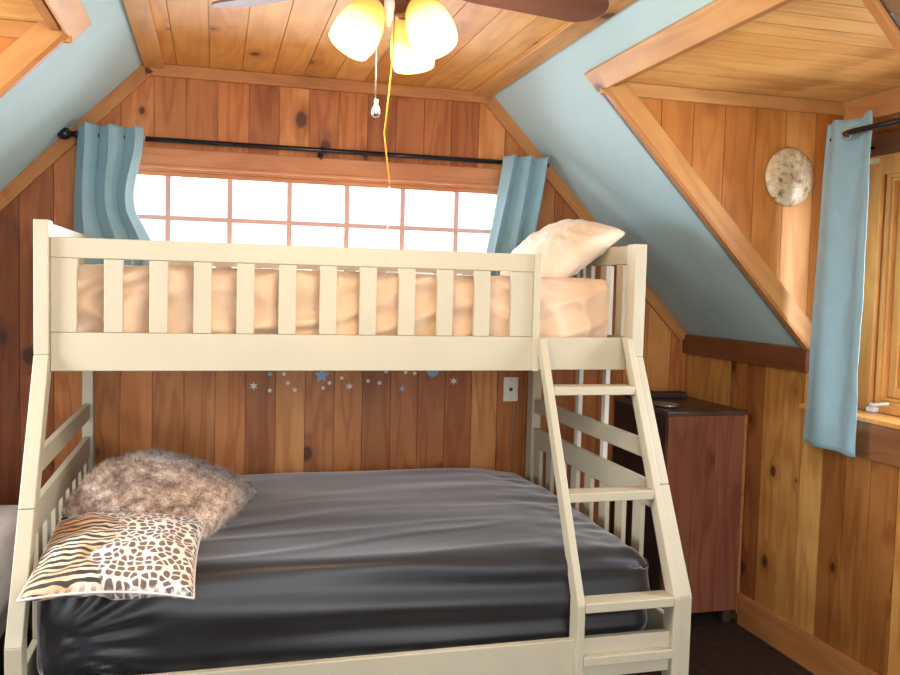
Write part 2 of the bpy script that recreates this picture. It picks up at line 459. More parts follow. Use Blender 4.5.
def side_window(side):
    xk = XW if side > 0 else XWL
    s = side
    y0, y1, z0, z1 = WY0, WY1, WINZ0, WINZ1
    def B(mb, xa, xb, ya, yb, za, zb): mb.box((xk + s*xa, ya, za), (xk + s*xb, yb, zb)); return mb
    def ring(mb, xa, xb, m, wd):
        B(mb, xa, xb, y0-m, y0-m-wd, z0+m, z1-m); B(mb, xa, xb, y1+m+wd, y1+m, z0+m, z1-m)
        B(mb, xa, xb, y0-m-wd, y1+m+wd, z1-m-wd, z1-m); B(mb, xa, xb, y0-m-wd, y1+m+wd, z0+m, z0+m+wd)
    r = MB(); ring(r, .0, .10, 0, .018); ring(r, .010, .10, .0185, .012)
    w = struct(r.build('window_2' if s > 0 else 'window_3', m_winwood, bevel=.002))
    sa = MB(); ring(sa, .030, .075, .031, .040); ring(sa, .040, .065, .0715, .012)
    o = sa.build('window_sash', m_winwood, bevel=.004); o.parent = w
    o = B(MB(), .052, .056, y0-.08, y1+.08, z0+.08, z1-.08).build('pane', m_glass); o.parent = w
    c = MB()
    B(c, -.02, 0, y0+.005, y0+.080, ZLEDGE+.019, z1+.07); B(c, -.02, 0, y1-.080, y1-.005, ZLEDGE+.019, z1+.07)
    B(c, -.02, 0, y0+.005, y1-.005, z1-.005, z1+.07); B(c, -.02, 0, y0+.005, y1-.005, ZLEDGE+.019, z0+.005)
    o = c.build('window_casing', m_winwood, bevel=.004); o.parent = w
    hd = B(MB(), -.024, 0, y0+.085, y1-.085, z1+.071, z1+.155).build('window_header', m_trim_dark, bevel=.004); hd.parent = w
    return w
win2 = side_window(1); side_window(-1)
lt = root('window_latch', (XW-.02, -1.20, 1.085), 'white casement crank handle lying at the sill of the right window', 'window handle')
MB().box((XW-.045, -1.172, 1.064), (XW-.0205, -1.215, 1.083)).build('latch_base', m_white, lt, bevel=.004)
MB().tube([(XW-.035, -1.19, 1.080), (XW-.045, -1.20, 1.094), (XW-.05, -1.22, 1.094), (XW-.06, -1.30, 1.110)], [.008,.008,.006,.005]).build('lever', m_white, lt)
tag(MB().box((XW-.0215, -1.095, 2.015), (XW-.0203, -1.145, 2.035)).build('sticker', plain('sticker_paper', (232,214,160), .6), org=(XW-.02,-1.1,2.02)), 'small pale yellow sticker at top of the right window casing', 'sticker')

# ------------------------------------------------------------------ bunk bed
bed = root('bunk_bed', (0, 0, 0), 'cream painted wooden bunk bed, narrow over wide, with slanted front ladder', 'bunk bed')
YF = -1.105; YL = -1.50; ZB = 1.265; ZV = .52; PD = .07
W = 2.032
def leg_poly(yf, zt, zb=ZB, yl=YL, zv=ZV, d=PD, z0=.001):
    return [(yf, zt), (yf+d, zt), (yf+d, zb-.01), (yl+d, zv+.01), (yl+d, z0), (yl, z0), (yl, zv), (yf, zb)]
def zcut(poly, a, b): return clipbox(poly, -9, 9, a, b)
for x0, x1 in ((.003, .046), (W-.045, W)):
    mb = MB()
    P = leg_poly(YF, 1.672)
    mp = lambda a, b, d, x0=x0, x1=x1: (x0 + d*(x1-x0), a, b)
    # upper straight post / slanted leg / straight foot are convex pieces of one member
    up = [(YF, 1.672), (YF+PD, 1.672), (YF+PD, ZB-.01), (YF, ZB)]
    sl = [(YF, ZB), (YF+PD, ZB-.01), (YL+PD, ZV+.01), (YL, ZV)]
    ft = [(YL, ZV), (YL+PD, ZV+.01), (YL+PD, .001), (YL, .001)]
    def band(poly, z):  # cut at height z with a fine joint
        return [clipbox(poly, -9, 9, z+.001, 9), clipbox(poly, -9, 9, -9, z-.001)]
    for pc in [up] + band(sl, .848) + [ft]:
        mb.prism(pc, mp, 0, 1)
    o = mb.build('post', m_cream, bed); b = o.modifiers.new('bevel', 'BEVEL'); b.width = .003; b.segments = 2; b.angle_limit = math.radians(60)
    MB().box((x0, -.115, .001), (x1, -.045, 1.672)).build('post', m_cream, bed, bevel=.003)
# long rails of the upper bed
MB().box((.045, -1.060, 1.213), (W-.045, -1.036, 1.331)).build('side_rail', m_cream, bed, bevel=.003)
MB().box((.045, -.105, 1.213), (W-.045, -.080, 1.331)).build('side_rail', m_cream, bed, bevel=.003)
# front guard rail
g = MB().box((.047, -1.088, 1.560), (1.628, -1.062, 1.622)).build('guard_rail', m_cream, bed, bevel=.003)
GR = g
sub(MB().box((.047, -1.088, 1.213), (1.628, -1.062, 1.332)), 'lower_board', m_cream, g, bed, bevel=.003)
sub(MB().box((.047, -1.086, 1.333), (.122, -1.064, 1.559)), 'stile', m_cream, g, bed, bevel=.002)
sub(MB().box((1.526, -1.086, 1.333), (1.606, -1.064, 1.559)), 'stile', m_cream, g, bed, bevel=.002)
sub(MB().box((1.606, -1.100, 1.213), (1.629, -1.0885, 1.623)), 'batten', m_cream, g, bed, bevel=.002)
sub(MB().box((1.6065, -1.087, 1.333), (1.6275, -1.064, 1.559)), 'stile', m_cream, g, bed, bevel=.002)
for k in range(10):
    xx = .199 + .1327*k
    sub(MB().box((xx, -1.085, 1.333), (xx+.0555, -1.065, 1.559)), 'slat', m_cream, g, bed, bevel=.002)
# rear guard rail
g = MB().box((.047, -.105, 1.560), (W-.047, -.083, 1.622)).build('guard_rail', m_cream, bed, bevel=.003)
for k in range(14):
    xx = .12 + .137*k
    sub(MB().box((xx, -.103, 1.332), (xx+.0555, -.085, 1.5595)), 'slat', m_cream, g, bed, bevel=.002)
# ends
for x0, x1 in ((.012, .034), (W-.034, W-.012)):
    e = MB().box((x0, -.116, 1.600), (x1, -1.034, 1.668)).build('end_panel', m_cream, bed, bevel=.003)
    sub(MB().box((x0, -.116, 1.213), (x1, -1.034, 1.331)), 'lower_board', m_cream, e, bed, bevel=.003)
    for k in range(7):
        yy = -.984 + .142*k
        if yy < -.13: sub(MB().box((x0+.002, yy, 1.332), (x1-.002, yy-.055 if False else yy+.055, 1.599)), 'slat', m_cream, e, bed, bevel=.002)
    yl = lambda z: (YF + PD - .004) + (ZB - z) / (ZB - ZV) * (YL - YF)
    def rail(z0, z1):
        return MB().prism([(-.116, z0), (-.116, z1), (yl(z1), z1), (yl(z0), z0)], lambda a, b, d: (x0 + d*(x1-x0), a, b), 0, 1)
    rail(.915, .98).build('end_rail', m_cream, bed, bevel=.003)
    e2 = rail(.752, .842).build('end_panel', m_cream, bed, bevel=.003)
    sub(rail(.33, .45) if False else MB().box((x0, -.116, .30), (x1, YL+PD-.002, .42)), 'lower_board', m_cream, e2, bed, bevel=.003)
    for k in range(8):
        yy = -1.191 + .142*k
        sub(MB().box((x0+.002, yy, .421), (x1-.002, yy+.062, .751)), 'slat', m_cream, e2, bed, bevel=.002)
# pale uprights outside the right end
for yy in (-.555, -.81):
    MB().box((W-.011, yy-.016, .755), (W+.008, yy+.016, 1.598)).build('upright', m_cream_metal, bed, bevel=.002)
# lower bed rails
MB().box((.046, YL+.012, .275), (W-.046, YL+.037, .405)).build('side_rail', m_cream, bed, bevel=.003)
MB().box((.046, -.105, .275), (W-.046, -.08, .405)).build('side_rail', m_cream, bed, bevel=.003)
# slatted bases
def base(z, y0, y1, n):
    mb = MB()
    mb.box((.06, y0, z-.03), (W-.06, y0+.03, z)); mb.box((.06, y1-.03, z-.03), (W-.06, y1, z))
    for k in range(n):
        xx = .08 + (W-.26) * k/(n-1); mb.box((xx, y0, z+.0005), (xx+.09, y1, z+.015))
    return mb
base(1.265, -1.03, -.112, 12).build('bed_base', m_cream, bed)
base(.33, YL+.04, -.112, 12).build('bed_base', m_cream, bed)
# ladder
lad = None
def lrail(x0, x1, name, parent=None):
    mb = MB(); yt = -1.125; yb = YL - .012; d = .065; zt = 1.335
    mp = lambda a, b, q: (x0 + q*(x1-x0), a, b)
    k = (yb - yt) / (1.30 - ZV)
    sl = [(yt, 1.30), (yt+.012, zt-.008), (yt+.03, zt)] + [(yt+.058, zt), (yb+d, ZV+.012), (yb, ZV)]
    mb.prism(sl, mp, 0, 1)
    mb.prism([(yb, ZV), (yb+d, ZV+.012), (yb+d, .001), (yb, .001)], mp, 0, 1)
    if parent is None: o = mb.build(name, m_cream, bed)
    else: o = sub(mb, name, m_cream, parent, bed)
    b = o.modifiers.new('bevel', 'BEVEL'); b.width = .003; b.segments = 2; b.angle_limit = math.radians(50)
    return o
lad = lrail(1.628, 1.653, 'ladder')
lrail(1.961, 1.986, 'ladder_rail', lad)
yfl = lambda z: -1.125 + (1.30 - z) / (1.30 - ZV) * (YL - .012 + 1.125) if z > ZV else YL - .012
for z in (1.168, .836, .525, .355, .17):
    yy = yfl(z) - .004
    sub(MB().box((1.6535, yy, z-.03), (1.9605, yy+.075, z)), 'rung', m_cream, lad, bed, bevel=.003)

# ------------------------------------------------------------------ soft things
def rbox(cx, cy, cz, sx, sy, sz, r, step, disp=None):
    """rounded box as a cube-sphere style grid; disp(p, n)->p"""
    nx, ny, nz = [max(2, int(round(s/step))) for s in (sx, sy, sz)]
    vm = {}; vs = []; fs = []
    H = (sx/2, sy/2, sz/2)
    def vid(i, j, k):
        key = (i, j, k)
        if key in vm: return vm[key]
        p = Vector((-H[0] + sx*i/nx, -H[1] + sy*j/ny, -H[2] + sz*k/nz))
        q = Vector([max(-H[t]+r, min(H[t]-r, p[t])) for t in range(3)])
        dlt = p - q
        nn = dlt.normalized() if dlt.length > 1e-9 else Vector((0,0,1))
        pp = q + nn*r
        if disp: pp = disp(pp, nn, p)
        vm[key] = len(vs); vs.append((pp.x+cx, pp.y+cy, pp.z+cz)); return vm[key]
    for i in range(nx):
        for j in range(ny):
            fs.append((vid(i,j,nz), vid(i+1,j,nz), vid(i+1,j+1,nz), vid(i,j+1,nz)))
            fs.append((vid(i,j,0), vid(i,j+1,0), vid(i+1,j+1,0), vid(i+1,j,0)))
    for i in range(nx):
        for k in range(nz):
            fs.append((vid(i,0,k), vid(i+1,0,k), vid(i+1,0,k+1), vid(i,0,k+1)))
            fs.append((vid(i,ny,k), vid(i,ny,k+1), vid(i+1,ny,k+1), vid(i+1,ny,k)))
    for j in range(ny):
        for k in range(nz):
            fs.append((vid(0,j,k), vid(0,j,k+1), vid(0,j+1,k+1), vid(0,j+1,k)))
            fs.append((vid(nx,j,k), vid(nx,j+1,k), vid(nx,j+1,k+1), vid(nx,j,k+1)))
    return MB().add(vs, fs, True)

from mathutils import noise as mn
def N(x, y, z=0, s=0): return mn.noise(Vector((x, y, z + s*11.3)))

# upper mattress with peach sheet: sagging diagonal pulls on its front side
m_peach = plain('peach_sheet', (230,200,170), .85, var=.03, scale=5, bump=.25, bscale=300, col2=(222,188,156), sheen=.2)
def du(p, n, g):
    p = p.copy()
    if n.y < -.3 or abs(n.x) > .5:
        x, z = p.x, p.z
        wgt = .35 + .65*max(0, min(1, (1.0 - x)/1.5))
        # diagonal drapes running down to the right, sharp crests
        q = z*9 - x*3.2 + 1.2*N(x*2.5, z*5, 0, 2)
        crest = 1 - abs(2*(q/1.3 - math.floor(q/1.3)) - 1)
        env = .8 + .9*N(x*3.7, z*3, 0, 12)
        q2 = x*7.5 + z*6 + 2*N(x*2, z*4, 0, 15)
        crest2 = 1 - abs(2*(q2/1.7 - math.floor(q2/1.7)) - 1)
        p.y -= wgt*max(0, env)*.062*crest**2 + wgt*.030*crest2**3 - .030
        p.y -= .008*N(x*14, z*22, 0, 1)
        if p.y < -.44: p.y = -.44 - .014*math.tanh((-.44 - p.y)/.02)
    if n.z > .5: p = p + n * (N(p.x*4, p.y*5, 0, 3)*.008 + .006*abs(N(p.x*11, p.y*9, 0, 4)))
    return p
um = rbox(1.022, -.575, 1.412, 1.865, .90, .262, .045, .010, du).build('mattress', m_peach, org=(1.03, -.57, 1.281))
tag(um, 'narrow mattress in a peach sheet on the upper bunk', 'mattress')

# lower mattress: black fitted sheet, long pulls along the front, pleats at the near left corner
def blk():
    n = NT('black_sheet'); vec, X, Y, Z = n.obj()
    f = n.noise(n.comb(n.math('MULTIPLY', X, 4.0), n.math('MULTIPLY', Y, 9.0), Z), 1, 4, .6)
    c = n.ramp(f, [(.3, s2l((19,20,24))), (.7, s2l((32,32,36)))])
    n.l(c, n.b.inputs['Base Color']); n.b.inputs['Roughness'].default_value = .42
    n.b.inputs['Specular IOR Level'].default_value = .5
    n.b.inputs['Sheen Weight'].default_value = .5; n.b.inputs['Sheen Roughness'].default_value = .4
    n.bump(n.noise(vec, 420, 2, .5), .12, .001); return n.m
m_black = blk()
def dl(p, n, g):
    x, y, z = p.x, p.y, p.z
    p = p.copy()
    if n.z > .3:
        p.z += .030*math.exp(-((x-.1)/1.0)**2 - ((y-.1)/.7)**2) - .004
        p.z += .010*N(x*1.6, y*3.2, 0, 5) + .004*N(x*2.2, y*8, 0, 6)
        p.z += .004*max(0, 1-abs(N(x*1.1+y*.8, y*7 - x*1.2, 0, 7))*5)*max(0, min(1, (-y+.3)))
        e = max(0, (x-.55)/.4); p.z += -.03*e*e + .010*e*N(x*9-y*9, y*12+x*7, 0, 8)
    if n.y < -.3:
        # long wavy horizontal pulls
        p.y -= .013*math.sin(z*52 + .5*math.sin(x*2.3) + x*1.1)*(.35 + .65*max(0, min(1, (x+.7))))*.8
        p.y -= .010*N(x*1.5, z*20, 0, 9)
        p.y -= .016*math.cos(z/.156*1.45) - .006
        # pleats fanning from the gathered corner
        d = math.hypot(x+.90, (z+.0)); ang = math.atan2(z+.02, x+.93)
        fan = math.exp(-((x+.78)/.13)**2)
        p.y -= .010*fan*math.sin(ang*26)
    return p
lm = rbox(1.0, -.765, .503, 1.89, 1.31, .312, .075, .014, dl).build('mattress', m_black, org=(1.01, -.79, .348))
lm.data.transform(Matrix.Identity(4))
tag(lm, 'wide puffy mattress in a black fitted sheet on the lower bunk', 'mattress')

def pillow(W_, H_, T_, n=48, seed=0, pinch=.10, wr=.006, pw=.42):
    vs = []; fs = []
    for side in (1, -1):
        for j in range(n+1):
            for i in range(n+1):
                u, v = -1 + 2*i/n, -1 + 2*j/n
                x = W_/2*u*(1 - pinch*(1-v*v)); y = H_/2*v*(1 - pinch*(1-u*u))
                t = max(0, (1-u*u))**pw * max(0, (1-v*v))**pw
                edge = min(1, t*2)
                z = side*T_/2*t + edge*wr*(N(u*3, v*3, side, seed) + .5*N(u*8, v*8, side, seed+1))
                z += -.02*T_/.15*(u*u*v*v)
                vs.append((x, y, z))
    m = (n+1)*(n+1)
    for j in range(n):
        for i in range(n):
            a = j*(n+1)+i
            fs.append((a, a+1, a+n+2, a+n+1)); fs.append((m+a, m+a+n+1, m+a+n+2, m+a+1))
    return MB().add(vs, fs, True)
def place(o, loc, rx, ry, rz, org=None):
    o.matrix_world = Matrix.Translation(loc) @ Matrix.Rotation(rz, 4, 'Z') @ Matrix.Rotation(ry, 4, 'Y') @ Matrix.Rotation(rx, 4, 'X')
def merge(o):
    bm = bmesh.new(); bm.from_mesh(o.data); bmesh.ops.remove_doubles(bm, verts=bm.verts, dist=1e-5)
    bmesh.ops.recalc_face_normals(bm, faces=bm.faces); bm.to_mesh(o.data); bm.free()

m_pcase = plain('peach_pillowcase', (240,228,212), .85, var=.03, scale=6, bump=.2, bscale=300, col2=(240,206,166), sheen=.2)
pu = pillow(.38, .60, .18, seed=3, wr=.010, pinch=.05).build('pillow', m_pcase); merge(pu)
place(pu, (1.882, -.60, 1.658), math.radians(6), math.radians(-36), math.radians(-4))
tag(pu, 'pale peach pillow propped at the right end of the upper bunk', 'pillow')

# leopard and tiger print pillow
def leo():
    n = NT('animal_print'); vec, X, Y, Z = n.obj()
    wob = n.n('ShaderNodeVectorMath', operation='ADD'); n.l(vec, wob.inputs[0])
    nt = n.n('ShaderNodeTexNoise'); n.l(vec, nt.inputs['Vector']); nt.inputs['Scale'].default_value = 14; nt.inputs['Detail'].default_value = 1
    sc = n.n('ShaderNodeVectorMath', operation='SCALE'); n.l(nt.outputs['Color'], sc.inputs[0]); sc.inputs['Scale'].default_value = .022
    n.l(sc.outputs[0], wob.inputs[1]); wv = wob.outputs[0]
    vo = n.n('ShaderNodeTexVoronoi', feature='DISTANCE_TO_EDGE', voronoi_dimensions='2D'); n.l(wv, vo.inputs['Vector']); vo.inputs['Scale'].default_value = 42; vo.inputs['Randomness'].default_value = .8
    v1 = n.n('ShaderNodeTexVoronoi', feature='SMOOTH_F1', voronoi_dimensions='2D'); n.l(wv, v1.inputs['Vector']); v1.inputs['Scale'].default_value = 42; v1.inputs['Randomness'].default_value = .8; v1.inputs['Smoothness'].default_value = .1
    spot = n.math('MULTIPLY', n.maprange(vo.outputs['Distance'], .08, .14), n.maprange(v1.outputs['Distance'], .52, .44))
    # stripes, running across the left part and along the front edge
    wa = n.n('ShaderNodeTexWave', wave_type='BANDS', bands_direction='Y'); n.l(vec, wa.inputs['Vector'])
    wa.inputs['Scale'].default_value = 14; wa.inputs['Distortion'].default_value = 5.5; wa.inputs['Detail'].default_value = 1.5; wa.inputs['Detail Scale'].default_value = .8
    st = n.maprange(wa.outputs['Fac'], .46, .56)
    wb = n.n('ShaderNodeTexWave', wave_type='BANDS', bands_direction='X'); n.l(vec, wb.inputs['Vector'])
    wb.inputs['Scale'].default_value = 11; wb.inputs['Distortion'].default_value = 4.5; wb.inputs['Detail'].default_value = 1.5
    sb = n.maprange(wb.outputs['Fac'], .5, .6)
    nz = n.noise(vec, 7, 2, .5)
    left = n.maprange(n.math('ADD', n.math('ADD', X, n.math('MULTIPLY', Y, .25)), n.math('MULTIPLY', n.noise(vec, 3.2, 2, .5), .75)), .315, .345, 1, 0)
    front = n.maprange(n.math('ADD', Y, n.math('MULTIPLY', nz, .05)), -.212, -.195, 1, 0)
    cs = n.mix(spot, s2l((240,228,214)), n.mix(n.maprange(nz, .4, .6), s2l((92,84,88)), s2l((120,92,72))))
    orange = n.ramp(n.noise(vec, 5, 2, .5), [(.35, s2l((236,220,196))), (.6, s2l((206,140,62)))])
    ct = n.mix(st, orange, s2l((52,42,38)))
    cb = n.mix(sb, s2l((236,230,224)), s2l((84,82,92)))
    c = n.mix(left, cs, ct); c = n.mix(front, c, cb)
    n.l(c, n.b.inputs['Base Color']); n.b.inputs['Roughness'].default_value = .7
    n.b.inputs['Sheen Weight'].default_value = .2
    return n.m
m_leo = leo()
pl = pillow(.44, .47, .12, seed=9, wr=.012, pinch=.05).build('pillow', m_leo); merge(pl)
place(pl, (.275, -1.305, .705), math.radians(10), math.radians(2), math.radians(-3))
tag(pl, 'flat cushion with spotted and tiger striped animal print on the black sheet', 'pillow')
# pale piping round its seam
pts = []
for k in range(121):
    t = k/120*4; s_ = int(t) % 4; f = t - int(t); q = -1 + 2*f
    u, v = ((q, -1), (1, q), (-q, 1), (-1, -q))[s_]
    pts.append((.44/2*u*(1-.05*(1-v*v))*1.005, .47/2*v*(1-.05*(1-u*u))*1.005, -.02*.12/.15*(u*u*v*v)))
pp = MB().tube(pts, .0035, 6).build('piping', plain('piping_white', (235,228,222), .7)); pp.parent = pl

# fur pillow
def furm(name, a, b):
    n = NT(name); vec, X, Y, Z = n.obj()
    f = n.noise(vec, 26, 4, .7); h = n.noise(vec, 160, 2, .6)
    c = n.ramp(n.math('ADD', n.math('MULTIPLY', f, .7), n.math('MULTIPLY', h, .35)), [(.36, s2l(a)), (.50, s2l(b)), (.64, s2l((232,216,200)))])
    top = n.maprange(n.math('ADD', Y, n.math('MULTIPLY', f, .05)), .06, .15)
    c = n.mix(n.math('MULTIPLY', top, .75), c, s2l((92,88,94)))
    n.l(c, n.b.inputs['Base Color']); n.b.inputs['Roughness'].default_value = .75; n.b.inputs['Sheen Weight'].default_value = .4
    return n.m
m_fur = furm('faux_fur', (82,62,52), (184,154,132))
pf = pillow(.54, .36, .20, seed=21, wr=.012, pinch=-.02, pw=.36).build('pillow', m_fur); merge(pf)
place(pf, (.352, -.87, .762), math.radians(20), math.radians(6), math.radians(-37))
tag(pf, 'plump brown and grey faux fur pillow resting on the animal print cushion', 'pillow')
rnd = random.Random(4)
fur = MB(); me = pf.data
vv = [v.co.copy() for v in me.vertices]; pol = [(p.vertices[:], p.normal.copy()) for p in me.polygons]
fv = []; ff = []
for i in range(26000):
    ids, nn = pol[rnd.randrange(len(pol))]
    a, b = rnd.random(), rnd.random()
    if len(ids) == 4:
        p = vv[ids[0]].lerp(vv[ids[1]], a).lerp(vv[ids[3]].lerp(vv[ids[2]], a), b)
    else: p = vv[ids[0]].lerp(vv[ids[1]], a).lerp(vv[ids[2]], b*.5)
    cl = Vector((N(p.x*30, p.y*30, p.z*30, 31), N(p.x*30, p.y*30, p.z*30, 32), N(p.x*30, p.y*30, p.z*30, 33)))
    dr = (nn*.8 + cl*1.1 + Vector((rnd.uniform(-.5,.5), rnd.uniform(-.9,.1), rnd.uniform(-.5,.5)))).normalized()
    sd = dr.cross(nn + Vector((.01,.02,.03))).normalized()*.0011
    L = rnd.uniform(.010, .021); k = len(fv)
    fv += [p - sd, p + sd, p + dr*L]; ff.append((k, k+1, k+2))
fo = MB().add(fv, ff).build('fur', m_fur, fix=False); fo.parent = pf; fo['kind'] = 'stuff'

# zebra cushion behind
def zeb():
    n = NT('zebra_print'); vec, X, Y, Z = n.obj()
    wa = n.n('ShaderNodeTexWave', wave_type='BANDS', bands_direction='DIAGONAL'); n.l(vec, wa.inputs['Vector'])
    wa.inputs['Scale'].default_value = 12; wa.inputs['Distortion'].default_value = 6; wa.inputs['Detail'].default_value = 2
    n.l(n.mix(n.maprange(wa.outputs['Fac'], .5, .62), s2l((24,24,28)), s2l((206,206,210))), n.b.inputs['Base Color']); n.b.inputs['Roughness'].default_value = .7
    return n.m
pz = pillow(.30, .60, .10, seed=33, wr=.01, pinch=.04).build('pillow', zeb()); merge(pz)
place(pz, (.17, -.66, .69), 0, math.radians(-6), math.radians(2))
tag(pz, 'black and white zebra striped cushion squashed behind the other pillows', 'pillow')

# ------------------------------------------------------------------ curtains and rods
def curtain(edges, folds, amp, y, n=120, rows=40, phase=0, flat=False):
    """edges(t)->(x0,x1) with t 0 at top"""
    vs = []; fs = []
    for j in range(rows+1):
        t = j/rows; x0, x1, z = edges(t)
        for i in range(n+1):
            s = i/n; ph = phase + folds*2*PI*(s + .035*math.sin(5*s+2*t))
            a = amp*(1 - .25*t + .15*math.sin(3*t+s*4))
            vs.append((x0 + (x1-x0)*s + .35*a*math.sin(2*ph)*.5, y + a*math.sin(ph) + .004*N(s*6, t*5), z + .003*math.cos(ph)))
    for j in range(rows):
        for i in range(n):
            a = j*(n+1)+i; fs.append((a, a+1, a+n+2, a+n+1))
    return MB().add(vs, fs, True)
def lerp(a, b, t): return a + (b-a)*t
def grommet(mb, c, nrm, r=.02):
    nrm = Vector(nrm).normalized(); q = nrm.to_track_quat('Z', 'Y').to_matrix().to_4x4(); q.translation = Vector(c)
    mb.lathe([(r*.72,-.003),(r,-.003),(r*1.05,0),(r,.003),(r*.72,.003),(r*.66,0),(r*.72,-.003)], q, 20)
YR = -.085
cl = root('curtain', (.10, YR, 1.54), 'left light blue curtain bunched on the black rod over the wide window', 'curtain')
def el(t):
    l = lerp(-.022, -.035, t); r = .235 + .012*math.sin(t*9) - .030*math.sin(PI*min(1, t*1.2)) + .045*max(0, t-.6)/.4
    return l, r, lerp(2.122, 1.545, t)
o = curtain(el, 3.0, .042, YR-.040, phase=.9).build('drape', m_curt, cl, fix=False); s = o.modifiers.new('s', 'SOLIDIFY'); s.thickness = .002
mb = MB(); grommet(mb, (.232, YR-.03, 2.083), (.8, -.6, 0)); mb.build('grommet', m_steel, cl)
cr = root('curtain', (1.9, YR, 1.54), 'light blue curtain bunched at the right end of the wide window', 'curtain')
def er(t):
    k = t**1.15
    return lerp(1.820, 1.712, k), lerp(2.020, 1.935, k), lerp(2.112 if True else 0, 1.545, t)
o = curtain(er, 2.6, .040, YR-.040, phase=2.4).build('drape', m_curt, cr, fix=False); s = o.modifiers.new('s', 'SOLIDIFY'); s.thickness = .002
mb = MB(); grommet(mb, (1.835, YR-.03, 2.083), (-.8, -.6, 0)); mb.build('grommet', m_steel, cr)
rd = root('curtain_rod', (1.0, YR, 2.083), 'long black curtain rod above the wide back window', 'curtain rod')
MB().tube([(-.04, YR, 2.083), (2.04, YR, 2.083)], .011, 14).build('rod', m_rod, rd)
for xx in (-.02, .98, 1.995):
    mb = MB(); mb.tube([(xx, YR, 2.074), (xx, YR+.02, 2.058), (xx, -.012, 2.055)], .006)
    mb.box((xx-.012, -.012, 2.028), (xx+.012, -.0005 if 0 < xx < 1.9 else -.0005, 2.085)) if 0 < xx < 1.9 else mb.box((xx-.012, -.018, 2.028), (xx+.012, -.0005, 2.070))
    mb.tube([(xx-.008, YR, 2.083), (xx+.008, YR, 2.083)], .0155, 14)
    mb.build('bracket', m_rod, rd)
MB().lathe([(0,-.03),(.016,-.026),(.024,-.012),(.026,0),(.022,.014),(.012,.022),(.010,.03),(0,.03)], Matrix.Translation((-.066, YR, 2.083)) @ Matrix.Rotation(PI/2, 4, 'Y'), 20).build('finial', m_rod, rd)

XC = XK - .078
c3 = root('curtain', (XC, -1.2, .925), 'long light blue curtain hanging at the right window beside the knee wall', 'curtain')
def side_curt():
    vs = []; fs = []; n = 90; rows = 60
    for j in range(rows+1):
        t = j/rows; z = lerp(2.158, .922, t)
        y0 = lerp(-1.070, -1.022, t) + .006*math.sin(t*5); y1 = lerp(-1.345, -1.335, t)
        for i in range(n+1):
            s = i/n
            a = .020*(1-.45*t)
            ph = 2*PI*(1.6*s) + 1.1 + .5*t
            x = XC + a*math.sin(ph) + .006*N(s*3, t*4, 0, 41) + .010*N(s*6+t*3, t*9, 0, 42)*math.exp(-((s-.75)/.3)**2)
            if t < .06: x += .006*math.sin(s*31)*(1-t/.06)
            vs.append((x, lerp(y0, y1, s) , z + .006*math.sin(s*9)*(1-t)))
    for j in range(rows):
        for i in range(n):
            a = j*(n+1)+i; fs.append((a, a+1, a+n+2, a+n+1))
    return MB().add(vs, fs, True)
o = side_curt().build('drape', m_curt, c3, fix=False); s = o.modifiers.new('s', 'SOLIDIFY'); s.thickness = .002
mb = MB(); grommet(mb, (XC-.030, -1.235, 2.095), (-1, -.35, 0), .022); mb.build('grommet', m_steel, c3)
r2 = root('curtain_rod', (XC, -1.6, 2.095), 'black curtain rod at the right window, ending in the curtain top', 'curtain rod')
MB().tube([(XC+.022, -1.09, 2.097), (XC+.022, -1.19, 2.097), (XC-.035, -1.232, 2.096), (XC-.04, -1.27, 2.096), (XC-.04, -2.12, 2.096)], .011, 14).build('rod', m_rod, r2)
for yy in (-1.115, -2.10):
    xa = XC+.022 if yy > -1.5 else XC-.04
    MB().tube([(xa, yy, 2.09), (XW-.03, yy, 2.075), (XW-.001, yy, 2.075)], .006).box((XW-.006, yy-.012, 2.045), (XW-.0005, yy+.012, 2.105)).build('bracket', m_rod, r2)

# ------------------------------------------------------------------ ceiling fan with lamps
FX, FY = .925, -2.0
fan = root('ceiling_fan', (FX, FY, 2.413), 'brown ceiling fan with three glowing amber glass lamp shades', 'ceiling fan')
T = Matrix.Translation
MB().lathe([(0,2.412),(.065,2.412),(.06,2.385),(.03,2.365),(0,2.36)], T((FX,FY,0))).build('canopy', m_bronze, fan)
MB().lathe([(0,2.37),(.012,2.37),(.012,2.30),(.05,2.30),(.095,2.285),(.105,2.25),(.10,2.225),(.06,2.21),(0,2.21)], T((FX,FY,0))).build('motor', m_bronze, fan)
MB().lathe([(0,2.212),(.045,2.212),(.045,2.165),(.052,2.155),(.048,2.13),(.03,2.112),(.012,2.105),(0,2.105)], T((FX,FY,0))).build('switch_housing', m_bronze, fan)
m_blade = wood('fan_blade_wood', 'Y', 'X', 'Z', 1, 0, [(104,70,58),(104,70,58)], knot=0, single=True, grain=.4)
m_blade_pale = plain('fan_blade_pale', (150,140,136), .35, var=.05)
for k, ang in enumerate((138, 7, 253)):
    a = math.radians(ang); mt = T((FX, FY, 2.190)) @ Matrix.Rotation(a, 4, 'Z') @ Matrix.Rotation(math.radians(-13), 4, 'X')
    # outline
    pts = []
    for s in range(25):
        t = s/24; th = -PI/2 + PI*t
        pts.append((.465 + .065*math.cos(th), .066*math.sin(th)))
    out = [(.15, -.045), (.20, -.053)] + pts + [(.20, .053), (.15, .045)]
    mb = MB().prism(out, lambda x, y, d: mt @ Vector((x, y, d)), -.003, .003)
    bl = mb.build('blade', m_blade, fan, bevel=.0015)
    ir = MB(); ir.prism([(.07,-.018),(.14,-.018),(.20,-.035),(.235,0),(.20,.035),(.14,.018),(.07,.018)], lambda x, y, d: mt @ Vector((x, y, d)), .0032, .007)
    sub(ir, 'blade_iron', m_bronze, bl, fan)
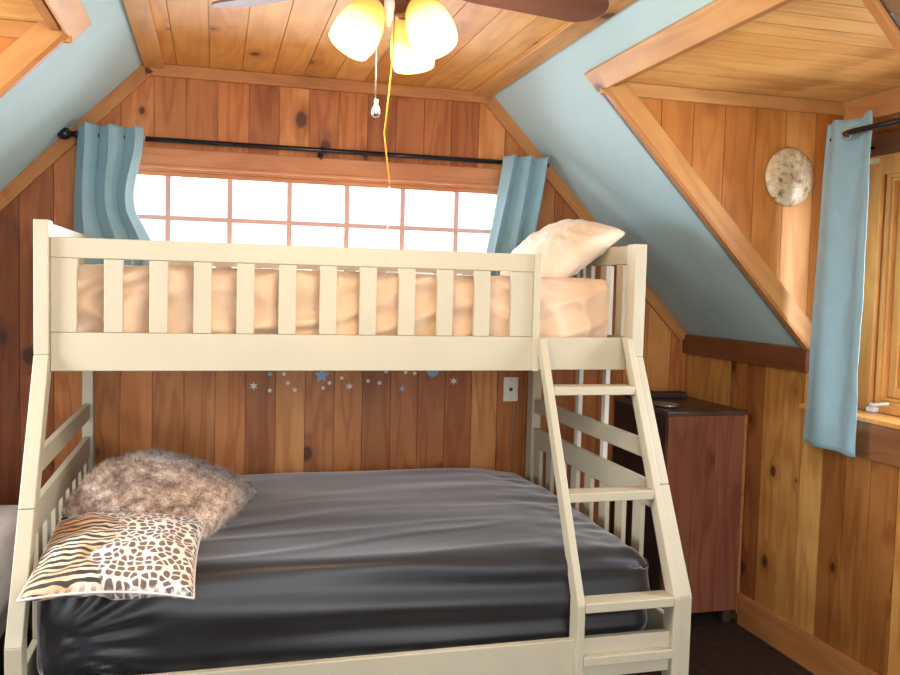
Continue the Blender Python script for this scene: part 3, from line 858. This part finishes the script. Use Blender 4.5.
def shade_mat():
    n = NT('lit_amber_glass'); vec, X, Y, Z = n.obj()
    tc = n.n('ShaderNodeTexCoord'); sp = n.n('ShaderNodeSeparateXYZ'); n.l(tc.outputs['UV'], sp.inputs[0])
    v = sp.outputs[1]
    col = n.ramp(v, [(0, (1.0, .32, .02, 1)), (.32, (1.0, .52, .05, 1)), (.55, (1.0, .80, .32, 1)), (1, (1.0, .86, .45, 1))])
    st = n.ramp(v, [(0, (.11,)*3 + (1,)), (.34, (.16,)*3 + (1,)), (.55, (.36,)*3 + (1,)), (1, (.5,)*3 + (1,))])
    lw = n.n('ShaderNodeLayerWeight'); lw.inputs[0].default_value = .35
    f = n.maprange(lw.outputs['Facing'], .5, 1.0, 1.0, .45)
    n.l(col, n.b.inputs['Emission Color'])
    n.l(n.math('MULTIPLY', n.math('MULTIPLY', st, 5.0), f), n.b.inputs['Emission Strength'])
    n.b.inputs['Base Color'].default_value = s2l((240,190,110)); n.b.inputs['Roughness'].default_value = .25
    return n.m
m_shade = shade_mat()
m_bulb = NT('lit_bulb'); m_bulb.b.inputs['Emission Color'].default_value = (1, .85, .6, 1); m_bulb.b.inputs['Emission Strength'].default_value = 12; m_bulb = m_bulb.m
prof = [(.022,.0),(.030,.008),(.040,.025),(.048,.05),(.0525,.08),(.052,.10),(.048,.118),(.046,.117),(.050,.10),(.0505,.08),(.046,.05),(.038,.026),(.028,.010),(.020,.003)]
for ang in (192, 298, 62):
    a = math.radians(ang); d = Vector((math.cos(a), math.sin(a), 0)); tilt = math.radians(31)
    ax = (d*math.sin(tilt) + Vector((0,0,-math.cos(tilt)))).normalized()
    b0 = Vector((FX, FY, 2.122)) + d*.062
    q = ax.to_track_quat('Z', 'Y').to_matrix().to_4x4(); q.translation = b0
    arm = MB().tube([(FX+d.x*.03, FY+d.y*.03, 2.165), Vector((FX, FY, 2.168)) + d*.052, b0 - ax*.03], .008).build('lamp_arm', m_bronze, fan)
    sub(MB().lathe([(0,-.034),(.018,-.034),(.022,-.02),(.024,.012),(0,.012)], q, 20), 'socket', m_bronze, arm, fan)
    sh = MB().lathe(prof, q, 36).build('lamp_shade', m_shade, fan)
    uv = sh.data.uv_layers.new(name='UVMap')
    iq = q.inverted()
    for lp in sh.data.loops:
        c = iq @ (sh.data.vertices[lp.vertex_index].co + Vector(fan['_o']))
        uv.data[lp.index].uv = (.5, max(0, min(1, c.z/.118)))
    sub(MB().lathe([(0,.012),(.011,.014),(.013,.035),(.024,.06),(.026,.075),(.018,.094),(0,.10)], q, 20), 'bulb', m_bulb, sh, fan)
    L = bpy.data.lights.new('bulb_light', 'POINT'); L.energy = 9; L.color = (1, .78, .48); L.shadow_soft_size = .04
    lo = bpy.data.objects.new('bulb_light', L); C.objects.link(lo); lo.location = b0 + ax*.150
MB().lathe([(0,2.135),(.013,2.135),(.012,2.11),(.008,2.085),(.004,2.07),(0,2.068)], T((FX-.032, FY-.03, 0)), 16).build('switch_cap', m_white, fan)
m_string = plain('yellow_string', (190,136,36), .8, var=.05)
ch = MB(); ch.tube([(.872, FY, 2.13), (.872, FY, 1.915)], .0016, 6).build('pull_chain', m_steel, fan)
MB().lathe([(0,1.918),(.005,1.916),(.004,1.905),(.010,1.895),(.011,1.885),(.006,1.878),(0,1.877)], T((.873, FY, 0)), 14).build('chain_weight', m_steel, fan)
MB().tube([(.912,FY,2.12),(.909,FY,2.03),(.906,FY,1.98),(.899,FY,1.90),(.893,FY,1.845),(.900,FY,1.79),(.908,FY,1.735),(.9085,FY,1.725)], .0017, 6).build('pull_string', m_string, fan)
MB().tube([(.9085,FY,1.727),(.908,FY,1.66),(.904,FY,1.62),(.903,FY,1.555)], .0013, 6).build('pull_string', m_white, fan)

# ------------------------------------------------------------------ wall plate
def platem():
    n = NT('speckled_plate_glaze'); vec, X, Y, Z = n.obj()
    f = n.noise(vec, 30, 5, .65); g = n.noise(vec, 14, 2, .5)
    c = n.ramp(f, [(.36, s2l((132,112,78))), (.47, s2l((206,188,150))), (.62, s2l((226,212,184)))])
    c = n.mix(n.maprange(g, .58, .68, 0, .6), c, s2l((150,92,92)))
    n.l(c, n.b.inputs['Base Color']); n.b.inputs['Roughness'].default_value = .3; return n.m
PX, PZ = 2.722, 1.968
pm = T((PX, YD0, PZ)) @ Matrix.Rotation(PI/2, 4, 'X') @ Matrix.Scale(.96, 4, (1,0,0))
plt = MB().lathe([(0,.040),(.03,.039),(.06,.036),(.09,.028),(.108,.020),(.116,.014),(.113,.011),(.08,.010),(.06,.002),(0,.002)], pm, 48).build('wall_plate', platem(), org=(PX, YD0, PZ))
tag(plt, 'round speckled cream and brown disc hung on the right dormer side wall', 'wall plate')

# ------------------------------------------------------------------ cabinet
m_cab = wood('cabinet_wood', 'X', 'Z', 'Y', .17, .06, [(134,84,60),(118,72,52),(144,92,66)], knot=.35, kcol=(58,40,34), grain=.7, rough=.55)
m_cab_side = plain('cabinet_dark_side', (66,50,44), .6, var=.2, scale=12)
m_cab_top = plain('cabinet_top_wood', (86,66,58), .35, var=.25, scale=10, spec=.5)
cx0, cx1, cy0, cy1 = 2.458, 2.853, -.555, -.03
cab = root('cabinet', (2.64, -.29, 0), 'reddish brown wooden cabinet in the corner behind the ladder', 'cabinet')
mb = MB(); mb.box((cx0+.002, cy0+.022, .07), (cx1-.002, cy1, .955)); mb.build('body', m_cab_side, cab, bevel=.003)
mb = MB()
for k in range(3):
    a = cx0 + .004 + k*.1288; mb.box((a, cy0, .06), (a+.1275, cy0+.021, .958))
mb.build('door', m_cab, cab, bevel=.002)
MB().box((cx1-.014, cy0-.006, .045), (cx1, cy0+.0, .963)).build('edge_strip', m_trim, cab, bevel=.002)
MB().box((cx0-.006, cy0-.006, .956), (cx1+.001, cy1+.004, .976)).build('top', m_cab_top, cab, bevel=.004)
for xx in (cx0+.03, cx1-.05):
    for yy in (cy0+.03, cy1-.05): MB().box((xx-.02, yy-.02, .001), (xx+.02, yy+.02, .07)).build('foot', m_cab_side, cab, bevel=.003)
o = tag(MB().box((2.50, -.12, .9775), (2.80, -.05, 1.005)).build('board', m_cab_side, bevel=.004, org=(2.65,-.085,.9775)), 'dark flat wooden board lying at the back of the cabinet top', 'board')
o.rotation_euler = (0, 0, math.radians(-6))
q = T((2.53, -.40, .977)) @ Matrix.Scale(1.3, 4, (0,1,0))
tag(MB().lathe([(.036,.001),(.044,.0),(.052,.006),(.054,.014),(.050,.014),(.044,.006),(.036,.004),(0,.004),(0,.001),(.036,.001)], q, 28).build('dish', m_steel, org=(2.53,-.40,.977)), 'small oval dull metal dish on top of the brown cabinet', 'dish')

# ------------------------------------------------------------------ outlet
ox, oz = 1.915, 1.012
ou = root('wall_jack', (ox, 0, oz), 'cream wall jack cover plate on the pine boards under the upper bunk', 'wall jack')
m_out = plain('jack_plastic', (232,226,208), .4, var=.02)
MB().box((ox-.037, -.007, oz-.059), (ox+.037, -.0005, oz+.059)).build('cover_plate', m_out, ou, bevel=.003)
MB().lathe([(0,.016),(.005,.016),(.005,.009),(.009,.009),(.009,.0072),(0,.0072)], T((ox, 0, oz)) @ Matrix.Rotation(PI/2, 4, 'X'), 20).build('jack', m_bronze, ou)
for dz in (-.042, .042):
    MB().lathe([(0,.0082),(.003,.0082),(.0035,.0071),(0,.0071)], T((ox, 0, oz+dz)) @ Matrix.Rotation(PI/2, 4, 'X'), 12).build('screw', m_steel, ou)
tag(MB().tube([(ox+.015, -.008, oz-.062), (ox+.018, -.009, .90), (ox+.008, -.010, .80), (ox+.012, -.010, .70)], .003, 6).build('cord', plain('grey_cord', (150,140,130), .6), org=(ox+.01,-.008,.7)), 'thin grey cord running down the wall below the wall jack plate', 'cord')

# ------------------------------------------------------------------ star stickers on the back wall
m_sw = plain('sticker_white', (214,212,196), .5, var=.02); m_sb = plain('sticker_blue', (130,178,200), .5, var=.04)
m_sp = plain('sticker_pink', (226,190,186), .5, var=.02)
def pix(u, v, y=0.0):
    d = Fv*864.99 + Rv*(u-450) - Uv*(v-337.5); o_ = M.translation; t = (y - o_.y)/d.y; p = o_ + d*t; return p.x, p.z
def flat(poly, x, z, m, name, label, cat, grp=None):
    mb = MB().prism(poly, lambda a, b, d: (x + a, -d, z + b), .0003, .002)
    o = mb.build(name, m, org=(x, 0, z)); return tag(o, label, cat, grp)
def star(n, r1, r2, rot=PI/2): return [((r1 if k % 2 == 0 else r2)*math.cos(rot + PI*k/n), (r1 if k % 2 == 0 else r2)*math.sin(rot + PI*k/n)) for k in range(2*n)]
def disc(r, n=16): return [(r*math.cos(2*PI*k/n), r*math.sin(2*PI*k/n)) for k in range(n)]
STK = [
 (1.0, .0, 0), ]
items = [
 (253.6,386,'flake',.021,m_sw,'large white snowflake sticker at the left end of the sticker row'),
 (294.7,390,'star',.014,m_sw,'small white star sticker left of the big blue star'),
 (321.7,375.5,'star',.036,m_sb,'big light blue star sticker just under the upper bunk rail'),
 (349.4,386.4,'flake',.019,m_sw,'white snowflake sticker right of the big blue star'),
 (402.2,388.6,'flake',.018,m_sb,'light blue snowflake sticker in the middle of the boards'),
 (453.6,381,'flake',.020,m_sw,'white snowflake sticker over a knot, farthest to the right'),
 (432.8,370.5,'disc',.030,m_sb,'pale blue round sticker cut off by the upper bunk rail'),
 (270,374,'disc',.009,m_sb,'small blue dot sticker near the left snowflake')]
dots = [(269.7,390.5),(284,374),(288,383),(329.4,383),(323,388),(341.7,378),(368,381),(379.4,383),(405.5,372.5),(414.7,373.3)]
dotl = ['white dot sticker low between the left snowflake and small star','white dot sticker close under the rail above the small star','white dot sticker just above left of the small star',
 'white dot sticker at the right of the big blue star','white dot sticker just below the big blue star','white dot sticker up left of the middle white snowflake',
 'left one of two white dot stickers side by side','right one of two white dot stickers side by side','left white dot sticker touching the rail above blue snowflake','brighter white dot sticker near the pale blue round one']
for u, v, k, r, m, lab in items:
    x, z = pix(u, v)
    if k == 'flake': flat(star(6, r, r*.38), x, z, m, 'snowflake_sticker', lab, 'sticker', 'stars and snowflakes on the boards')
    elif k == 'star': flat(star(5, r, r*.45), x, z, m, 'star_sticker', lab, 'sticker', 'stars and snowflakes on the boards')
    else: flat(disc(r), x, z, m, 'dot_sticker', lab, 'sticker', 'dot stickers on the boards')
for (u, v), lab in zip(dots, dotl):
    x, z = pix(u, v); flat(disc(.0085), x, z, m_sw, 'dot_sticker', lab, 'sticker', 'dot stickers on the boards')
x, z = pix(386, 371.9); flat(disc(.008), x, z, m_sp, 'dot_sticker', 'pink dot sticker half hidden by the upper bunk rail', 'sticker', 'dot stickers on the boards')

# ------------------------------------------------------------------ pale bed at the far left
m_quilt = plain('pale_quilt', (246,245,248), .85, var=.03, scale=5, bump=.2, bscale=150, col2=(238,222,228))
sb = root('bed', (-.50, -1.0, 0), 'low bed with puffy pale pink and white quilt left of the bunk', 'bed')
def dq(p, n, g): return p + n*(.014*N(p.x*6, p.y*6, p.z*6, 61))
rbox(-.485, -1.06, .475, .70, 1.75, .26, .09, .03, dq).build('quilt', m_quilt, sb)
mb = MB(); mb.box((-.80, -1.80, .24), (-.17, -.16, .37)); mb.build('mattress', plain('grey_sheet', (200,196,200), .85), sb, bevel=.02)  # plain pale grey sheet below the quilt
MB().box((-.80, -1.80, .12), (-.18, -.16, .235)).build('frame', m_cab_side, sb, bevel=.01)
for xx in (-.77, -.21):
    for yy in (-1.75, -.21): MB().box((xx-.025, yy-.025, .001), (xx+.025, yy+.025, .12)).build('leg', m_cab_side, sb, bevel=.004)

for o in bpy.data.objects:
    if '_o' in o: del o['_o']
